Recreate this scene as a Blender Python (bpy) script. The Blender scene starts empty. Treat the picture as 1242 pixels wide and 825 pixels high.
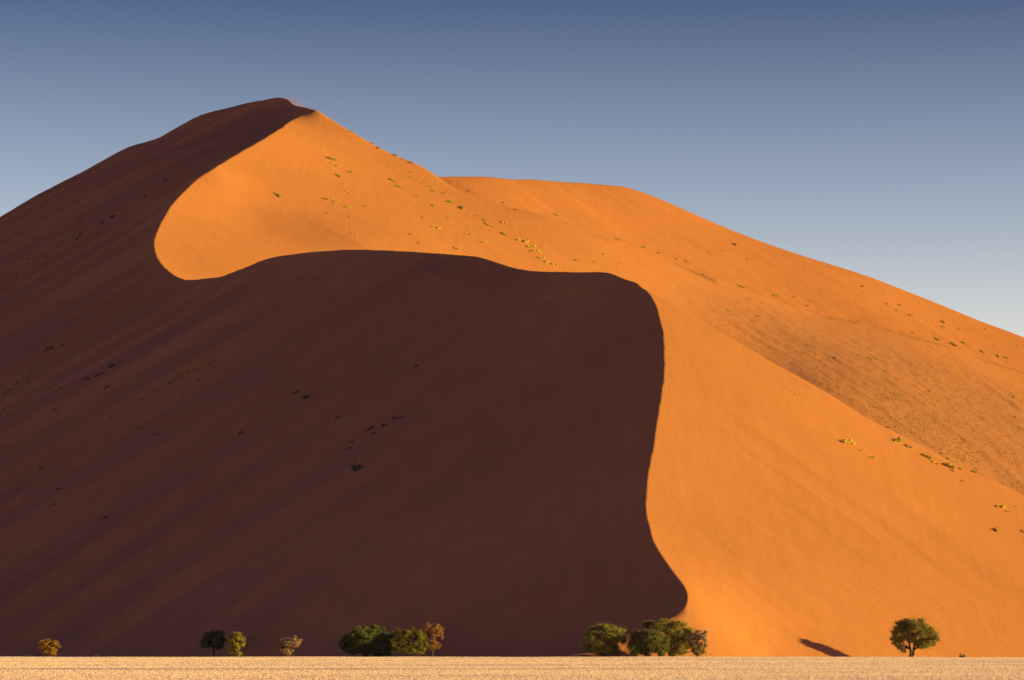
import bpy, math, random
import numpy as np
from mathutils import Vector, Matrix

# ------------------------------------------------------------------ basics
F, CX, H0, CH = 3522.0, 621.0, 776.0, 2.5          # photo focal length (px), centre column, horizon row, eye height
SUN_EL, SUN_A = math.radians(11.2), math.radians(77.5)
sc = bpy.context.scene
COL = sc.collection
rng = np.random.default_rng(7)
random.seed(7)

def ray(px, py):
    return (px - CX) / F, (H0 - py) / F
def PT(px, py, D):
    kx, kz = ray(px, py)
    return (kx * D, D, kz * D + CH)
def on_plane(px, py, P, gx, gy):
    kx, kz = ray(px, py)
    x, y, z = P
    D = (z - gx * x - gy * y - CH) / (kz - gx * kx - gy)
    return PT(px, py, D)

def tag(o, label=None, cat=None, group=None, kind=None):
    if label: o['label'] = label
    if cat: o['category'] = cat
    if group: o['group'] = group
    if kind: o['kind'] = kind
    return o

# ------------------------------------------------------------------ numeric helpers
class TPS:
    """thin plate surface z(x, y) through given points"""
    def __init__(s, pts, lam=0.0):
        p = np.array(pts, float)
        s.c = p[:, :2].mean(0); s.s = 100.0
        s.p = (p[:, :2] - s.c) / s.s
        n = len(p)
        K = s.k(((s.p[:, None] - s.p[None]) ** 2).sum(2)) + lam * np.eye(n)
        Q = np.c_[np.ones(n), s.p]
        A = np.block([[K, Q], [Q.T, np.zeros((3, 3))]])
        w = np.linalg.solve(A + 1e-10 * np.eye(n + 3), np.r_[p[:, 2], 0, 0, 0])
        s.w, s.a = w[:n], w[n:]
    @staticmethod
    def k(r2):
        return 0.5 * r2 * np.log(r2 + 1e-12)
    def __call__(s, x, y):
        sh = x.shape
        q = (np.c_[x.ravel(), y.ravel()] - s.c) / s.s
        out = s.a[0] + q @ s.a[1:]
        for i in range(len(s.w)):
            r2 = (q[:, 0] - s.p[i, 0]) ** 2 + (q[:, 1] - s.p[i, 1]) ** 2
            out += s.w[i] * s.k(r2)
        return out.reshape(sh)

def spline(pts, step=7.0):
    """Catmull-Rom resampling of a traced contour"""
    p = [np.array(a, float) for a in pts]
    p = [2 * p[0] - p[1]] + p + [2 * p[-1] - p[-2]]
    out = []
    for i in range(1, len(p) - 2):
        n = max(1, int(round(np.linalg.norm((p[i + 1] - p[i])[:2]) / step)))
        for j in range(n):
            t = j / n
            a, b, c, d = p[i - 1:i + 3]
            out.append(0.5 * (2 * b + (c - a) * t + (2 * a - 5 * b + 4 * c - d) * t * t + (3 * b - a - 3 * c + d) * t ** 3))
    out.append(p[-2])
    return [tuple(q) for q in out]

def half(T, x, y):
    r_, c_ = x.shape
    ri, ci = np.unique(np.r_[np.arange(0, r_, 2), r_ - 1]), np.unique(np.r_[np.arange(0, c_, 2), c_ - 1])
    z = T(x[np.ix_(ri, ci)], y[np.ix_(ri, ci)])
    def up(z, idx, n):
        k = np.arange(n); a = np.clip(np.searchsorted(idx, k, 'right') - 1, 0, len(idx) - 2)
        t = ((k - idx[a]) / (idx[a + 1] - idx[a]))[:, None]
        return z[a] * (1 - t) + z[a + 1] * t
    return up(up(z, ri, r_).T, ci, c_).T
def smin(a, b, k):
    h = np.clip(0.5 + 0.5 * (b - a) / k, 0, 1)
    return b + (a - b) * h - k * h * (1 - h)
def smax(a, b, k):
    return -smin(-a, -b, k)

def _hash(ix, iy, seed):
    h = (ix.astype(np.int64) * 374761393 + iy.astype(np.int64) * 668265263 + seed * 982451653) & 0xFFFFFFFF
    h = ((h ^ (h >> 13)) * 1274126177) & 0xFFFFFFFF
    return ((h ^ (h >> 16)) & 0xFFFF) / 65535.0 * 2 - 1
def vnoise(x, y, seed=0):
    ix, iy = np.floor(x), np.floor(y)
    fx, fy = x - ix, y - iy
    fx = fx * fx * fx * (fx * (fx * 6 - 15) + 10); fy = fy * fy * fy * (fy * (fy * 6 - 15) + 10)
    a, b = _hash(ix, iy, seed), _hash(ix + 1, iy, seed)
    c, d = _hash(ix, iy + 1, seed), _hash(ix + 1, iy + 1, seed)
    return (a + (b - a) * fx) * (1 - fy) + (c + (d - c) * fx) * fy
def fbm(x, y, n=4, seed=0):
    o = np.zeros_like(x); amp = 1.0
    for i in range(n):
        o += amp * vnoise(x * 2 ** i + 17.3 * i, y * 2 ** i - 9.1 * i, seed + i); amp *= 0.5
    return o

# ------------------------------------------------------------------ the dune, from its crest lines
# crest of the near arm, from the toe upwards, and its continuation to the summit
C_low = [(834.5, 723), (830, 711), (819.7, 697), (805.5, 677), (792.4, 654.5), (785, 626), (783.8, 603), (787, 575),
         (794, 535), (799.8, 500.8), (803.8, 472), (806, 438), (805, 409.7), (801, 390), (797.4, 375.4), (791.4, 362),
         (784.1, 352.3), (773.2, 343.4)]
C_mid = [(773.2, 343.4), (755, 337), (742.9, 331.8), (730.8, 329.8), (713.8, 329.4), (689.6, 329.8), (660.5, 329.3),
         (638.7, 327.6), (619.3, 323.3), (600, 317.2), (580.6, 311.6), (568.5, 310), (520, 306.3), (465.4, 303.4), (429, 302.6),
         (390, 304.4), (363, 307.1), (335.8, 311.2), (315.5, 316.6), (298.5, 324), (285, 329), (269.7, 334.9),
         (252.7, 337.2), (237.4, 339.3), (225.6, 339.7)]
C_curl = [(225.6, 339.7), (215.4, 336), (203.5, 327.8), (193.4, 317), (187.8, 304), (187.6, 290.1), (193.4, 274.9), (203.5, 256.2),
          (217, 239.2), (234, 222.3), (252.7, 208.7), (258, 205)]
C_top = [(258, 205), (276.5, 193.5), (298.5, 180.9), (325.6, 165.3), (342.6, 154.4), (359.6, 142.6), (372, 137), (383.3, 133)]
P0 = PT(805, 420, 600)
GD = (0.44, 0.36)
def sd_plane(x, y):
    return P0[2] + GD[0] * (x - P0[0]) + GD[1] * (y - P0[1])
def on_dark(c):
    return [on_plane(px, py, P0, *GD) for px, py in spline(c)]
low3, mid3, curl3 = on_dark(C_low), on_dark(C_mid), on_dark(C_curl)
PJ = on_plane(258, 205, P0, *GD)                       # where the lower slope merges with the upper flank
top3 = [PT(px, py, on_plane(px, py, PJ, 0.44, 0.254)[1] + 26.0 * max(0.0, (px - 338) / 45.3)) for px, py in spline(C_top)]
PEAK = top3[-1]

sky_left = spline([(383.3, 133, PEAK[1]), (378, 130.4, 1270), (369.7, 129.7, 1284), (361, 129, 1295), (354.5, 124.5, 1307), (347.7, 119.3, 1320),
            (339, 117, 1330), (315.5, 121.5, 1345), (295, 125, 1360), (271.4, 132.4, 1372), (244, 139, 1385), (224, 149.4, 1392), (207, 159.5, 1397),
            (190, 168, 1400), (169.6, 173, 1402), (149, 181, 1402), (129, 191.8, 1400), (101.8, 207, 1392), (67.8, 224, 1380), (34, 242.6, 1365),
            (0, 263, 1350), (-60, 299, 1325), (-140, 347, 1290), (-260, 420, 1240)], 12)
sky_left3 = [PT(*q) for q in sky_left]
# upper flank, in shade
SdU = TPS(top3[::2] + [top3[-1]] + sky_left3[2::3] + [PT(0, 340, 1110), PT(130, 266, 1135), PT(205, 226, 1125), PT(70, 304, 1118), PT(-160, 430, 1075),
           PT(60, 285, 1165), PT(160, 222, 1210), PT(230, 180, 1240), PT(-160, 400, 1140)] +
          [(x, y, z - dz_) for (x, y, z), dz_ in [(on_plane(a_, b_, P0, *GD), c_) for a_, b_, c_ in ((740, 345, 30), (790, 600, 35), (600, 500, 35), (400, 500, 35), (200, 520, 30), (0, 620, 30), (400, 330, 28),
           (210, 400, 14), (230, 330, 8), (190, 290, 6), (50, 420, 14), (-200, 640, 30), (830, 720, 35), (560, 320, 30))]], 1e-6)
# lower slope is cut by a rounded spur on its far left (the fold line)
fold = [(258, 205), (203.5, 232.5), (169.6, 253), (135.7, 273), (101.8, 292), (67.8, 312), (34, 332.5), (0, 351), (-80, 394), (-200, 460)]
fold3 = [on_plane(px, py, P0, *GD) for px, py in fold]
Rd = TPS(fold3 + [(x - 25, y + 40, z - 16) for x, y, z in fold3] + [(x + 40, y - 60, z + 10) for x, y, z in fold3], 1e-4)

tail3 = [PT(*q) for q in spline([(834.5, 723, 455.6), (835.2, 730, 453.4), (834, 736, 451.4), (830, 740.8, 449.9), (822.5, 744.5, 448.7), (811, 748.8, 447.2), (790, 757, 444), (760, 768, 439.8),
                                 (720, 782, 434.8), (690, 792, 431), (660, 801, 427.5)], 5)]
_ty = np.array([p[1] for p in tail3][::-1] + [p[1] for p in low3[1:] if p[1] > 457])
_tx = np.array([p[0] for p in tail3][::-1] + [p[0] for p in low3[1:] if p[1] > 457])
_tz = np.array([p[2] for p in tail3][::-1] + [p[2] - 0.12 * (p[1] - 456) for p in low3[1:] if p[1] > 457])
def Sn(x, y):
    return np.interp(y, _ty, _tz) + 0.43 * (x - np.interp(y, _ty, _tx))
# sunlit faces -------------------------------------------------------
shoulder = [(780, 349), (798.6, 358.4), (820, 370.5), (854, 392), (891.6, 411), (928.8, 432.8), (966, 453), (1003, 474), (1040, 498), (1077.6, 518),
            (1110.8, 534.7), (1166.8, 565), (1206.8, 582.7), (1242, 600), (1340, 648), (1460, 706)]
PL = (31.3, 600, 63.1)
def shoulder_pt(px, py):
    D = on_plane(px, py, PL, -0.36, 0.42)[1]
    D += (low3[-1][1] - on_plane(773.2, 343.4, PL, -0.36, 0.42)[1]) * math.exp(-(px - 773) / 70.0)
    return PT(px, py, D)
sh3 = [shoulder_pt(px, py) for px, py in shoulder]
ghost = [(x - 30, y + 12, z + 16.0) for x, y, z in low3[::5]] + [(x - 20, y + 8, z + 6.5) for x, y, z in tail3[4::5]]
L1 = TPS(low3[::2] + sh3 + ghost + tail3[2::2] +
         [on_plane(a_, b_, PL, -0.36, 0.42) for a_, b_ in ((930, 797), (1000, 797), (1060, 797), (1120, 797), (1242, 797), (1400, 797), (1000, 600), (1100, 640),
          (1242, 690), (900, 560), (970, 700), (1100, 720), (980, 772), (1400, 730))], 2e-5)
back = mid3[::2] + sh3
R1 = TPS(back + [(x + 22, y + 60, z - 24) for x, y, z in back[::2]] + [(x - 15, y - 60, z + 14) for x, y, z in back[::3]], 1e-6)

sky_right = spline([(383.3, 133, PEAK[1]), (417, 153.6, 1251.5), (441, 168, 1246), (475, 186.3, 1240), (504, 197, 1236), (530.8, 213, 1228), (551, 226, 1222),
             (609.7, 246, 1216), (675, 263.5, 1217), (747.8, 289.5, 1220), (820, 317, 1226), (869, 338, 1230), (928.8, 360, 1236), (988, 378, 1242),
             (1040, 388.5, 1247), (1096, 401, 1252), (1152, 418, 1257), (1242, 449.5, 1265), (1340, 485, 1268), (1460, 530, 1270)], 16)
sr3 = [PT(*q) for q in sky_right]
ghost2 = [(x - 34, y + 8, z + 17) for x, y, z in (curl3 + top3)[::5]] + [(PEAK[0] - 26, PEAK[1] + 60, PEAK[2] + 37), (PEAK[0] - 60, PEAK[1] + 80, PEAK[2] + 60)]
L2 = TPS(curl3[::2] + top3[::2] + [top3[-1]] + sr3[1::2] + ghost2 +
         [PT(260, 325, 992), PT(440, 298, 1080), PT(640, 310, 1150), PT(510, 215, 1219), PT(760, 335, 1170), PT(860, 400, 1155), PT(1000, 476, 1115),
          PT(1242, 600, 1085), PT(1460, 706, 1060), PT(900, 470, 1110), PT(1110, 480, 1150), PT(300, 250, 1095), PT(700, 420, 1080)], 1e-5)
ridge_all = sky_left3[::-1][:-1] + sr3
R2 = TPS(ridge_all + [(x + 10, y + 70, z - 22) for x, y, z in ridge_all[::3]] + [(x, y - 60, z + 16) for x, y, z in ridge_all[::4]], 1e-6)

def dune_height(x, y):
    # ---- broad swells and wind streaks ----
    dn = np.array(GD) / np.hypot(*GD)
    u, v = x * dn[1] - y * dn[0], x * dn[0] + y * dn[1]
    # sharp edged masks use the clean surfaces; relief is added afterwards
    sd = sd_plane(x, y)
    kk = np.hypot(x - low3[-1][0], y - low3[-1][1])
    lit1 = smin(half(L1, x, y), half(R1, x, y), 0.05 + 1.1 * np.clip((kk - 8) / 50.0, 0, 1))
    pk = np.clip((np.hypot(x - PEAK[0], y - PEAK[1]) - 15) / 60.0, 0, 1)
    l2 = half(L2, x, y); r2 = half(R2, x, y)
    lit2 = smin(l2, r2, 0.05 + 2.5 * pk)
    lit = np.maximum(lit1, lit2)
    dlow = smin(sd, half(Rd, x, y), 2.0)
    dup = smin(half(SdU, x, y), r2, 0.05 + 1.0 * pk)
    dark = np.maximum(dlow, dup)
    dark = np.where(y < 475, smax(dark, Sn(x, y), 0.4), dark) + 0.13 * fbm(x / 9.0, y / 9.0, 3, 98) * np.clip((y - 455) / 30, 0.2, 1)
    gap = np.abs(lit - dark)
    fade = np.clip(gap / 14.0, 0, 1) ** 1.3 * (0.1 + 0.9 * pk)
    is_lit = lit < dark
    z = np.where(y < 454, smin(lit, dark, 0.02 + 2.2 * np.clip((451.5 - y) / 6.0, 0, 1)), np.minimum(lit, dark))
    # dark side relief
    big = 1.1 * fbm(u / 46.0, v / 150.0, 3, 11) + 0.9 * vnoise(u / 90.0, v / 260.0, 5)
    fine = 0.20 * fbm(u / 3.6 + 0.4 * vnoise(u / 15, v / 30, 23), v / 60.0, 3, 21)
    left = np.clip((-x - 20) / 90.0, 0, 1)
    dark_rel = fade * (big + fine * (0.35 + 1.1 * left * np.clip((1150 - y) / 100, 0.3, 1)))
    dnl = np.array((-0.38, 0.42)) / np.hypot(0.38, 0.42)
    ul, vl = x * dnl[1] - y * dnl[0], x * dnl[0] + y * dnl[1]
    rough = np.where((lit2 > lit1), np.clip((x - 0 - (y - 1080) * 0.35) / 90.0, 0, 1), 0.0) * np.clip((1235 - y) / 50.0 + 0.3, 0.3, 1)
    lit_rel = fade * (0.38 * vnoise(ul / 30.0, vl / 120.0, 31) + 0.10 * fbm(ul / 6.0 + 0.3 * vnoise(ul / 20, vl / 30, 35), vl / 50.0, 3, 32) * (0.6 + 0.8 * vnoise(ul / 30, vl / 60, 36)))
    lit_rel = lit_rel + rough * (0.24 * fbm(ul / 5.0 + 0.5 * vnoise(ul / 20, vl / 25, 44), vl / 42.0, 4, 41) + 0.13 * fbm(x / 3.2, y / 4.0, 3, 51) + 0.8 * vnoise(ul / 40.0, vl / 90.0, 43))
    z = z + np.where(is_lit, lit_rel, dark_rel)
    # shade of the small bank along the soft ridge, painted as a broken dark band
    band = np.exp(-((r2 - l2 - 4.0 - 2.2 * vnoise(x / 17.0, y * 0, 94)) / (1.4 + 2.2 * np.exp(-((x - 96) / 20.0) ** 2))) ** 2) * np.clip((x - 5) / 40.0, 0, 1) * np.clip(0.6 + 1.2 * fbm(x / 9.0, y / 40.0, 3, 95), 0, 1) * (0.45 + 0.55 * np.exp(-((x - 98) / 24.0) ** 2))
    hollow = np.where(dup > dlow, np.exp(-((dup - dlow) / 9.0) ** 2), 0.0) * np.clip((gap - 4) / 10, 0, 1)  # hollow dulled for its rough scrub, with some shade put into the colour
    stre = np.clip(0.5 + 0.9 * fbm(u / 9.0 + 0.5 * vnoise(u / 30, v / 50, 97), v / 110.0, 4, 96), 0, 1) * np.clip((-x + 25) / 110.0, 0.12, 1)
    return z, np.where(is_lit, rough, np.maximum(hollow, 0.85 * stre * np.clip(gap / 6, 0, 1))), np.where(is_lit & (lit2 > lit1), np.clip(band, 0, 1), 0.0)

def fan(px0, px1, dpx, D0, D1, q):
    px = np.arange(px0, px1 + dpx, dpx)
    n = int(math.log(D1 / D0) * q)
    D = D0 * (D1 / D0) ** (np.arange(n + 1) / n)
    DD, PX = np.meshgrid(D, px, indexing='ij')
    return px, D, (PX - CX) / F * DD, DD

def grid_mesh(name, X, Y, Z, attrs=None):
    nr, nc = X.shape
    me = bpy.data.meshes.new(name)
    me.vertices.add(nr * nc)
    me.vertices.foreach_set('co', np.stack([X, Y, Z], -1).astype(np.float32).ravel())
    i = np.arange(nr * nc, dtype=np.int32).reshape(nr, nc)
    q = np.stack([i[:-1, :-1], i[:-1, 1:], i[1:, 1:], i[1:, :-1]], -1).reshape(-1, 4)
    me.loops.add(q.size); me.polygons.add(len(q))
    me.loops.foreach_set('vertex_index', q.ravel())
    me.polygons.foreach_set('loop_start', np.arange(0, q.size, 4, dtype=np.int32))
    me.polygons.foreach_set('use_smooth', np.ones(len(q), bool))
    me.update()
    for k_, v_ in (attrs or {}).items():
        a = me.attributes.new(k_, 'FLOAT', 'POINT'); a.data.foreach_set('value', v_.astype(np.float32).ravel())
    o = bpy.data.objects.new(name, me); COL.objects.link(o)
    return o

def ground_z(y):
    # the grassy flat has a faint brow at its far edge and lies a little lower behind it
    return -0.75 * np.clip((y - 419) / 14.0, 0, 1) ** 1.0

DPX, Q = 1.4, 950
dpx, dD, dX, dY = fan(-230, 1460, DPX, 421.0, 1640.0, Q)
dZ, dR, dBankSh = dune_height(dX, dY)
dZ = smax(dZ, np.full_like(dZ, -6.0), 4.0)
dune = grid_mesh('sand_dune', dX, dY, dZ, {'rough': dR, 'bank_shade': dBankSh})  # rough also holds the hollow, part scrub and part painted shade
tag(dune, kind='structure')

# ------------------------------------------------------------------ the dune behind
f_sky = spline([(380, 226, 1330), (470, 217, 1355), (532, 213.5, 1372), (592.7, 213.7, 1392), (617, 216.4, 1404), (636, 216, 1414), (677.5, 219.6, 1440), (713.8, 221.5, 1462),
         (772, 228.2, 1492), (789, 236, 1493), (820, 248.8, 1493), (839.5, 257.6, 1493), (891.6, 280, 1492), (958.6, 304.4, 1490), (1040, 329.9, 1486),
         (1077.6, 343.7, 1485), (1152, 373, 1484), (1189, 388.5, 1483), (1242, 408, 1482), (1340, 448, 1480), (1460, 500, 1478)], 14)
fs3 = [PT(*q) for q in f_sky]
L3 = TPS(fs3[::2] + [on_plane(a_, b_, PT(600, 250, 1340), -0.38, 0.40) for a_, b_ in ((600, 250), (700, 290), (800, 330), (900, 370), (1040, 405), (1150, 435), (1242, 470), (1460, 560), (480, 270), (700, 255), (880, 310), (1040, 355), (1180, 410))], 3e-4)
R3 = TPS(fs3[::2] + [(x + 10, y + 80, z - 20) for x, y, z in fs3[::3]] + [(x, y - 70, z + 22) for x, y, z in fs3[::4]], 5e-4)
fpx, fD, fX, fY = fan(300, 1460, 1.8, 1255.0, 1800.0, 820)
l3, r3 = half(L3, fX, fY), half(R3, fX, fY)
fZ = smin(l3, r3, 2.0)
fd = np.clip((r3 - l3) / 14, 0, 1)
dnl = np.array((-0.38, 0.42)) / np.hypot(0.38, 0.42)
ul, vl = fX * dnl[1] - fY * dnl[0], fX * dnl[0] + fY * dnl[1]
frough = np.clip((fX - 60) / 120.0, 0, 1) * np.clip((1440 - fY) / 60, 0.1, 1)
fZ = fZ + fd * (1.0 * vnoise(ul / 42, vl / 160, 61) + 0.22 * vnoise(ul / 7, vl / 70, 62)) + fd * frough * (0.35 * fbm(ul / 9, vl / 40, 3, 63) + 0.18 * fbm(fX / 4, fY / 5, 2, 64))
fZ = smax(fZ, np.full_like(fZ, -6.0), 4.0)
far = grid_mesh('far_dune', fX, fY, fZ, {'rough': frough * 0.5, 'bank_shade': frough * 0})
tag(far, kind='structure')

# ------------------------------------------------------------------ the flat
gy = np.r_[np.array([-3000, -600, -150, -40, 0, 40, 80, 110]), np.arange(130, 470, 2.0), np.array([480, 520, 600, 800, 1200, 2000, 4000, 12000])]
gx = np.r_[np.array([-12000, -4000, -1500, -600, -300]), np.arange(-160, 160, 2.0), np.array([160, 300, 600, 1500, 4000, 12000])]
GX, GY = np.meshgrid(gx, gy)
brow = 0.05 * vnoise(GX / 23.0, GY * 0 + 3.3, 71) + 0.025 * vnoise(GX / 7.0, GY * 0 + 8.1, 72)
near = np.clip((GY - 100) / 40, 0, 1) * np.clip((470 - GY) / 30, 0, 1)
GZ = np.where(GY < 419, 0.0, ground_z(GY)) + near * (brow * np.exp(-((GY - 417) / 9.0) ** 2) + 0.05 * fbm(GX / 30, GY / 12, 3, 73))
plain = grid_mesh('grassy_plain', GX, GY, GZ)
tag(plain, kind='structure')
def plain_z(x, y):
    a = np.array([float(x)]); b = np.array([float(y)])
    ix = min(max(np.searchsorted(gx, x) - 1, 0), len(gx) - 2); iy = min(max(np.searchsorted(gy, y) - 1, 0), len(gy) - 2)
    tx = (x - gx[ix]) / (gx[ix + 1] - gx[ix]); ty = (y - gy[iy]) / (gy[iy + 1] - gy[iy])
    return (GZ[iy, ix] * (1 - tx) + GZ[iy, ix + 1] * tx) * (1 - ty) + (GZ[iy + 1, ix] * (1 - tx) + GZ[iy + 1, ix + 1] * tx) * ty

# ------------------------------------------------------------------ where a line of sight meets the sand
import os
if os.environ.get('DBG'):
    gyy = np.gradient(dZ, axis=0) / np.gradient(dY, axis=0)
    gpx = np.gradient(dZ, axis=1) / np.gradient(dX, axis=1)
    # x derivative at constant y is exactly the column derivative
    sx_, sy_, sz_ = math.cos(SUN_EL) * math.sin(SUN_A), -math.cos(SUN_EL) * math.cos(SUN_A), math.sin(SUN_EL)
    ns = (-gpx * sx_ - gyy * sy_ + sz_) / np.sqrt(1 + gpx ** 2 + gyy ** 2)
    for q in ((0, 263 + 6), (60, 260), (100, 240), (150, 200), (200, 175), (200, 200), (260, 150), (300, 140), (340, 125), (340, 145), (60, 400), (200, 400), (400, 400), (600, 500), (300, 250), (500, 250), (600, 240), (700, 300), (900, 600), (1000, 700), (1100, 600), (1000, 400), (1200, 500)):
        el = (H0 - q[1]) / F; c0 = int(round((q[0] - dpx[0]) / DPX)); rr_ = np.nonzero((dZ[:, c0] - CH) / dY[:, c0] >= el)[0]
        if len(rr_): print('DBG', q, 'D', round(dD[rr_[0]]), 'gx', round(gpx[rr_[0], c0], 2), 'gy', round(gyy[rr_[0], c0], 2), 'ns', round(ns[rr_[0], c0], 2))
d_el = (dZ - CH) / dY
f_el = (fZ - CH) / fY
def sand_at(px, py):
    """first point of the near dune, then of the far one, that lies on this line of sight"""
    el = (H0 - py) / F
    for P_, EL, Zs, Ds in ((dpx, d_el, dZ, dD), (fpx, f_el, fZ, fD)):
        c = (px - P_[0]) / (P_[1] - P_[0])
        if c < 0 or c > len(P_) - 2: continue
        c0 = int(round(c))
        hit = np.nonzero(EL[:, c0] >= el)[0]
        if len(hit):
            r = hit[0]
            D = Ds[r]
            gxx = (Zs[r, c0 + 3] - Zs[r, c0 - 3]) / ((P_[c0 + 3] - P_[c0 - 3]) / F * D) if 3 <= c0 < len(P_) - 4 else 0.0
            r1 = min(r + 4, len(Ds) - 1)
            # forward difference along the row direction, corrected to constant x
            gyy = (Zs[r1, c0] - Zs[r, c0]) / (Ds[r1] - D) - gxx * (px - CX) / F
            global LASTN
            LASTN = Vector((-gxx, -gyy, 1.0)).normalized()
            return ((px - CX) / F * D, D, Zs[r, c0])
    return None

# ------------------------------------------------------------------ materials
def new_mat(name):
    m = bpy.data.materials.new(name); m.use_nodes = True
    nt = m.node_tree
    b = nt.nodes['Principled BSDF']
    b.inputs['Roughness'].default_value = 1.0
    b.inputs['Specular IOR Level'].default_value = 0.0
    return m, nt, b
def N(nt, typ, **kw):
    n = nt.nodes.new(typ)
    for k_, v_ in kw.items(): setattr(n, k_, v_)
    return n
def noise(nt, vec, scale, detail=3, rough=0.55):
    n = N(nt, 'ShaderNodeTexNoise'); n.inputs['Scale'].default_value = scale; n.inputs['Detail'].default_value = detail; n.inputs['Roughness'].default_value = rough
    nt.links.new(vec, n.inputs['Vector']); return n.outputs['Fac']
def ramp(nt, fac, stops):
    r = N(nt, 'ShaderNodeValToRGB'); e = r.color_ramp.elements
    while len(e) < len(stops): e.new(0.5)
    for el_, (p_, c_) in zip(e, stops): el_.position = p_; el_.color = (*c_, 1)
    nt.links.new(fac, r.inputs['Fac']); return r.outputs['Color']
def mix(nt, fac, a, b, mode='MIX'):
    m = N(nt, 'ShaderNodeMix', data_type='RGBA', blend_type=mode)
    for sock, v_ in ((m.inputs[0], fac), (m.inputs[6], a), (m.inputs[7], b)):
        if isinstance(v_, (int, float)): sock.default_value = v_
        elif isinstance(v_, tuple): sock.default_value = (*v_, 1)
        else: nt.links.new(v_, sock)
    return m.outputs[2]
def mapping(nt, vec, scale, rot=(0, 0, 0)):
    n = N(nt, 'ShaderNodeMapping'); n.inputs['Scale'].default_value = scale; n.inputs['Rotation'].default_value = rot
    nt.links.new(vec, n.inputs['Vector']); return n.outputs['Vector']

def sand_material(name, base, dull):
    m, nt, b = new_mat(name)
    co = N(nt, 'ShaderNodeNewGeometry').outputs['Position']
    big = noise(nt, mapping(nt, co, (1, 1, 0.5)), 0.012, 4)
    c = ramp(nt, big, [(0.3, tuple(v * 0.89 for v in base)), (0.7, tuple(v * 1.06 for v in base))])
    st = noise(nt, mapping(nt, co, (0.5, 0.05, 0.02), (0, 0, math.radians(-42))), 1.0, 4)
    c = mix(nt, 0.28, c, ramp(nt, st, [(0.3, (0.42, 0.42, 0.42)), (0.7, (0.58, 0.58, 0.58))]), 'OVERLAY')
    gr = noise(nt, co, 1.6, 3, 0.7)
    c = mix(nt, 0.25, c, ramp(nt, gr, [(0.3, (0.40, 0.40, 0.42)), (0.7, (0.60, 0.60, 0.58))]), 'OVERLAY')
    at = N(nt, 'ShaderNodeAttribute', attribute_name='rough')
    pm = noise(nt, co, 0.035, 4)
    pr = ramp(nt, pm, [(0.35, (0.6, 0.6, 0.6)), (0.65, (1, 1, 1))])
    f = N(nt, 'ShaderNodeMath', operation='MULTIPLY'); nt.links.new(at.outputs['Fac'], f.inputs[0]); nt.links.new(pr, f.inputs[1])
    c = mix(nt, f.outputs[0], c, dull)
    al = N(nt, 'ShaderNodeAttribute', attribute_name='bank_shade')
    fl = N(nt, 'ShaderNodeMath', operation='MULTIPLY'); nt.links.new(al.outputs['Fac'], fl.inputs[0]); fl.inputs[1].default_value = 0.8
    c = mix(nt, fl.outputs[0], c, (0.20, 0.085, 0.035))  # dark brown painted in as the shade of the bank
    nt.links.new(c, b.inputs['Base Color'])
    bp = N(nt, 'ShaderNodeBump'); bp.inputs['Strength'].default_value = 0.35; bp.inputs['Distance'].default_value = 0.25
    hb = noise(nt, co, 0.9, 4, 0.65)
    nt.links.new(hb, bp.inputs['Height']); nt.links.new(bp.outputs['Normal'], b.inputs['Normal'])
    return m
SAND = (0.57, 0.190, 0.056)
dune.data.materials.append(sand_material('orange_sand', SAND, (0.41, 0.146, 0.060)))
far.data.materials.append(sand_material('orange_sand_far', (0.55, 0.178, 0.053), (0.44, 0.14, 0.05)))

m, nt, b = new_mat('straw_ground')
co = N(nt, 'ShaderNodeNewGeometry').outputs['Position']
n1 = noise(nt, mapping(nt, co, (0.03, 0.25, 1)), 1.0, 5)
c = ramp(nt, n1, [(0.3, (0.80, 0.50, 0.31)), (0.5, (0.85, 0.54, 0.35)), (0.72, (0.88, 0.58, 0.38))])
nt.links.new(c, b.inputs['Base Color'])
plain.data.materials.append(m)

def leaf_material(name, cols, scale=3.0, trans=0.25):
    m, nt, b = new_mat(name)
    co = N(nt, 'ShaderNodeNewGeometry').outputs['Position']
    n1 = noise(nt, co, scale, 3, 0.6)
    c = ramp(nt, n1, [(0.32, cols[0]), (0.5, cols[1]), (0.68, cols[2])])
    nt.links.new(c, b.inputs['Base Color'])
    tr = N(nt, 'ShaderNodeBsdfTranslucent'); nt.links.new(c, tr.inputs['Color'])
    ms = N(nt, 'ShaderNodeMixShader'); ms.inputs[0].default_value = trans
    nt.links.new(b.outputs[0], ms.inputs[1]); nt.links.new(tr.outputs[0], ms.inputs[2])
    nt.links.new(ms.outputs[0], nt.nodes['Material Output'].inputs['Surface'])
    return m
M_DARK = leaf_material('dark_acacia_leaves', [(0.11, 0.10, 0.035), (0.17, 0.15, 0.05), (0.24, 0.20, 0.07)])
M_OLIVE = leaf_material('olive_acacia_leaves', [(0.20, 0.165, 0.045), (0.31, 0.24, 0.06), (0.42, 0.31, 0.085)])
M_YELL = leaf_material('yellow_green_leaves', [(0.24, 0.18, 0.035), (0.36, 0.26, 0.045), (0.46, 0.33, 0.06)])
M_YOL = leaf_material('olive_yellow_leaves', [(0.13, 0.11, 0.025), (0.23, 0.18, 0.035), (0.35, 0.24, 0.05)], 0.9)
M_GOLD = leaf_material('dull_golden_leaves', [(0.25, 0.12, 0.035), (0.38, 0.18, 0.045), (0.48, 0.25, 0.06)], 1.5)
M_RUST = leaf_material('rusty_dry_leaves', [(0.32, 0.14, 0.05), (0.44, 0.20, 0.07), (0.54, 0.27, 0.10)])
M_TAN = leaf_material('pale_dry_twigs', [(0.30, 0.17, 0.09), (0.42, 0.25, 0.13), (0.52, 0.32, 0.17)])
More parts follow.
